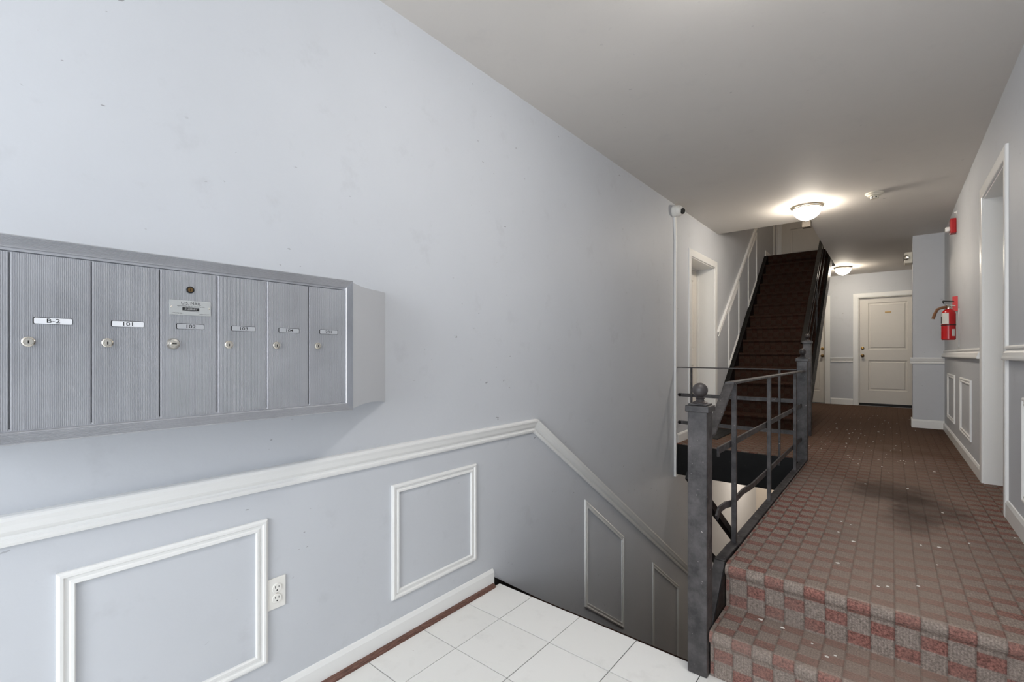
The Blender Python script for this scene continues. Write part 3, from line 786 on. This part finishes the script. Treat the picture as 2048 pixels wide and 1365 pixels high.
# ================================================================== RIGHT WALL DEVICES
fa = root('fire_alarm_strobe', (XR, 6.74, 2.62), 'red fire alarm strobe high on the right wall', 'alarm')
MB().box(.478, XR, 6.685, 6.795, 2.612, 2.768).build('housing', 'red', fa, bev=.008)
MB().box(.440, .48, 6.70, 6.78, 2.635, 2.685).build('strobe_lens', 'strobe', fa, bev=.01)
text('FIRE', .026, lambda u, v, w: (.4775-w, 6.74-u, v), 0, 2.725, .001, 'card', 'lettering', fa)
tag(MB().box(.50, XR, 6.60, 6.625, 2.80, 2.812).box(.518, XR, 6.595, 6.63, 2.79, 2.825).build('wall_hook', 'trim', bev=.002), 'thin white wall hook above the fire alarm strobe', 'hook')

ex = root('fire_extinguisher', (.452, 6.44, 1.485), 'red fire extinguisher hung on the right wall', 'extinguisher')
ecx, ecy = .447, 6.44; r_ = .055
MB().lathe([(.0, 0), (.048, 0), (r_, .008), (r_, .262), (.051, .285), (.038, .303), (.022, .312), (.020, .318), (0, .318)], (ecx, ecy, 1.482), (0, 0, 1), 36).build('cylinder', 'red', ex)
MB().lathe([(r_+.0015, .146), (r_+.0015, .156), (r_-.01, .156), (r_-.01, .146)], (ecx, ecy, 1.482), (0, 0, 1), 36).build('strap', 'rubber', ex)
def curved(a0, a1, z0, z1, name, mat):
    vs = []; n_ = 10
    for i in range(n_+1):
        a = a0+(a1-a0)*i/n_
        for z in (z0, z1): vs.append((ecx+(r_+.001)*cos(a), ecy+(r_+.001)*sin(a), z))
    for i in range(n_+1):
        a = a0+(a1-a0)*i/n_
        for z in (z0, z1): vs.append((ecx+(r_-.002)*cos(a), ecy+(r_-.002)*sin(a), z))
    o = (n_+1)*2; fs = []
    for i in range(n_): fs += [(2*i, 2*i+2, 2*i+3, 2*i+1), (o+2*i, o+2*i+1, o+2*i+3, o+2*i+2)]
    MB().add(vs, fs).build(name, mat, ex)
curved(R(180), R(268), 1.645, 1.755, 'label_sheet', 'label')
curved(R(181), R(205), 1.65, 1.72, 'label_icons', 'ink')
curved(R(292), R(325), 1.52, 1.59, 'tag', 'label')
vb = MB().lathe([(.020, 0), (.022, .012), (.018, .022), (.014, .040), (0, .042)], (ecx, ecy, 1.798), (0, 0, 1), 20).build('valve', 'chrome', ex)
b = MB().bar((ecx+.04, ecy-.01, 1.868), (ecx-.045, ecy-.02, 1.878), .022, .012).bar((ecx-.045, ecy-.02, 1.878), (ecx-.035, ecy-.02, 1.85), .02, .010, (1, 0, 0))
b.build('handle', 'rubber', ex, bev=.003)
MB().bar((ecx+.05, ecy-.01, 1.825), (ecx-.02, ecy-.015, 1.838), .02, .010).build('lever', 'chrome', ex, bev=.002)
MB().tube([(ecx-.012, ecy-.01, 1.815), (ecx-.05, ecy-.02, 1.812), (ecx-.085, ecy-.02, 1.795), (ecx-.102, ecy-.02, 1.755), (ecx-.118, ecy-.02, 1.70)], .013, 14).build('hose', 'hose', ex)
MB().box(XR-.006, XR, ecy-.004, ecy+.004, 1.41, 1.80).build('wall_bracket', 'trim', ex)
es = root('extinguisher_sign', (XR, 6.64, 1.79), 'red projecting sign bracket above the fire extinguisher', 'sign')
MB().prism([(XR, 6.57), (XR-.038, 6.60), (XR-.038, 6.612), (XR, 6.70), (XR, 6.69), (XR-.03, 6.607), (XR, 6.582)], 'Z', 1.785, 1.935).build('folded_panel', 'redsign', es)
MB().box(XR-.004, XR, 6.58, 6.69, 1.785, 1.935).build('back_plate', 'red', es)

em = root('emergency_light', (.21, 8.22, 2.54), 'white twin head emergency light on the wall stub', 'light')
MB().box(.135, .218, 8.12, 8.32, 2.555, 2.70).build('housing', 'cream', em, bev=.008)
for y in (8.10, 8.30):
    MB().lathe([(.012, 0), (.030, .02), (.032, .03), (.026, .034), (0, .034)], (.16, y+.02 if y < 8.2 else y-.0, 2.63), (-.3, -1, -.1), 20).build('lamp_head', 'chrome', em)

# ================================================================== FLAKES OF LITTER ON THE CARPET
P1 = [(-0.374, 6.115), (-0.154, 6.412), (-0.312, 5.349), (-0.274, 5.183), (-0.222, 4.999), (-0.091, 5.323), (-0.063, 5.009), (-0.017, 4.775), (0.062, 5.409), (0.268, 5.057), (-0.146, 4.262), (0.088, 4.301), (0.237, 3.776), (-0.22, 3.213), (-0.175, 3.186), (-0.219, 3.013), (-0.15, 2.911), (0.112, 3.067), (0.181, 3.091), (0.301, 3.25), (0.494, 3.496), (-0.357, 7.332), (-0.125, 7.299), (-0.071, 7.072), (0.049, 7.313), (-0.284, 6.986), (-0.435, 7.239), (-0.60, 7.842), (-0.551, 7.326), (-0.011, 2.434), (0.085, 2.518), (-0.042, 2.41), (0.159, 2.826), (-0.188, 2.564)]
P2 = [(-0.242, 2.16), (-0.435, 2.215), (-0.352, 2.205), (-0.187, 2.102), (-0.165, 2.129)]
for i, (x, y) in enumerate(P1+P2):
    z = (zf(y) if i < len(P1) else .192)+.0008
    s_ = random.uniform(.0035, .008)*(1.25 if y > 4.5 else 1)
    n_ = 7; a0 = random.uniform(0, 6)
    pts = [(x+s_*random.uniform(.6, 1.1)*cos(a0+2*pi*j/n_)*1.3, y+s_*random.uniform(.5, 1)*sin(a0+2*pi*j/n_)) for j in range(n_)]
    o = MB().prism(pts, 'Z', z, z+.0025).build('litter_flake', 'flake')
    if i < len(P1): tag(o, 'tiny white flake of litter on the hall carpet', 'litter', 'flakes on the hall carpet')
    else: tag(o, 'tiny white flake of litter on the lower carpeted step', 'litter', 'flakes on the lower step')
b = MB()
for i in range(70):
    x = random.gauss(-.2, .25); y = random.uniform(5.2, 9.5)
    if x > .45 or x < -.7: continue
    s_ = random.uniform(.002, .005); z = zf(y)+.0006
    b.box(x-s_, x+s_, y-s_, y+s_, z, z+.002)
o = b.build('floor_crumbs', 'flake'); o['kind'] = 'stuff'; o['label'] = 'fine pale crumbs scattered over the far carpet'; o['category'] = 'crumbs'

# ================================================================== OTHER LAMPS (in rooms the hall opens to)
def bulb(name, loc, e, col, r=.08):
    l = bpy.data.lights.new(name, 'POINT'); l.energy = e; l.color = col; l.shadow_soft_size = r
    o = bpy.data.objects.new(name, l); C.objects.link(o); o.location = loc
bulb('upper_hall_lamp', (-.6, 8.2, 5.3), 14, (1, .86, .70))
bulb('lower_hall_lamp', (-1.2, 7.6, -.15), 20, (1, .90, .78))
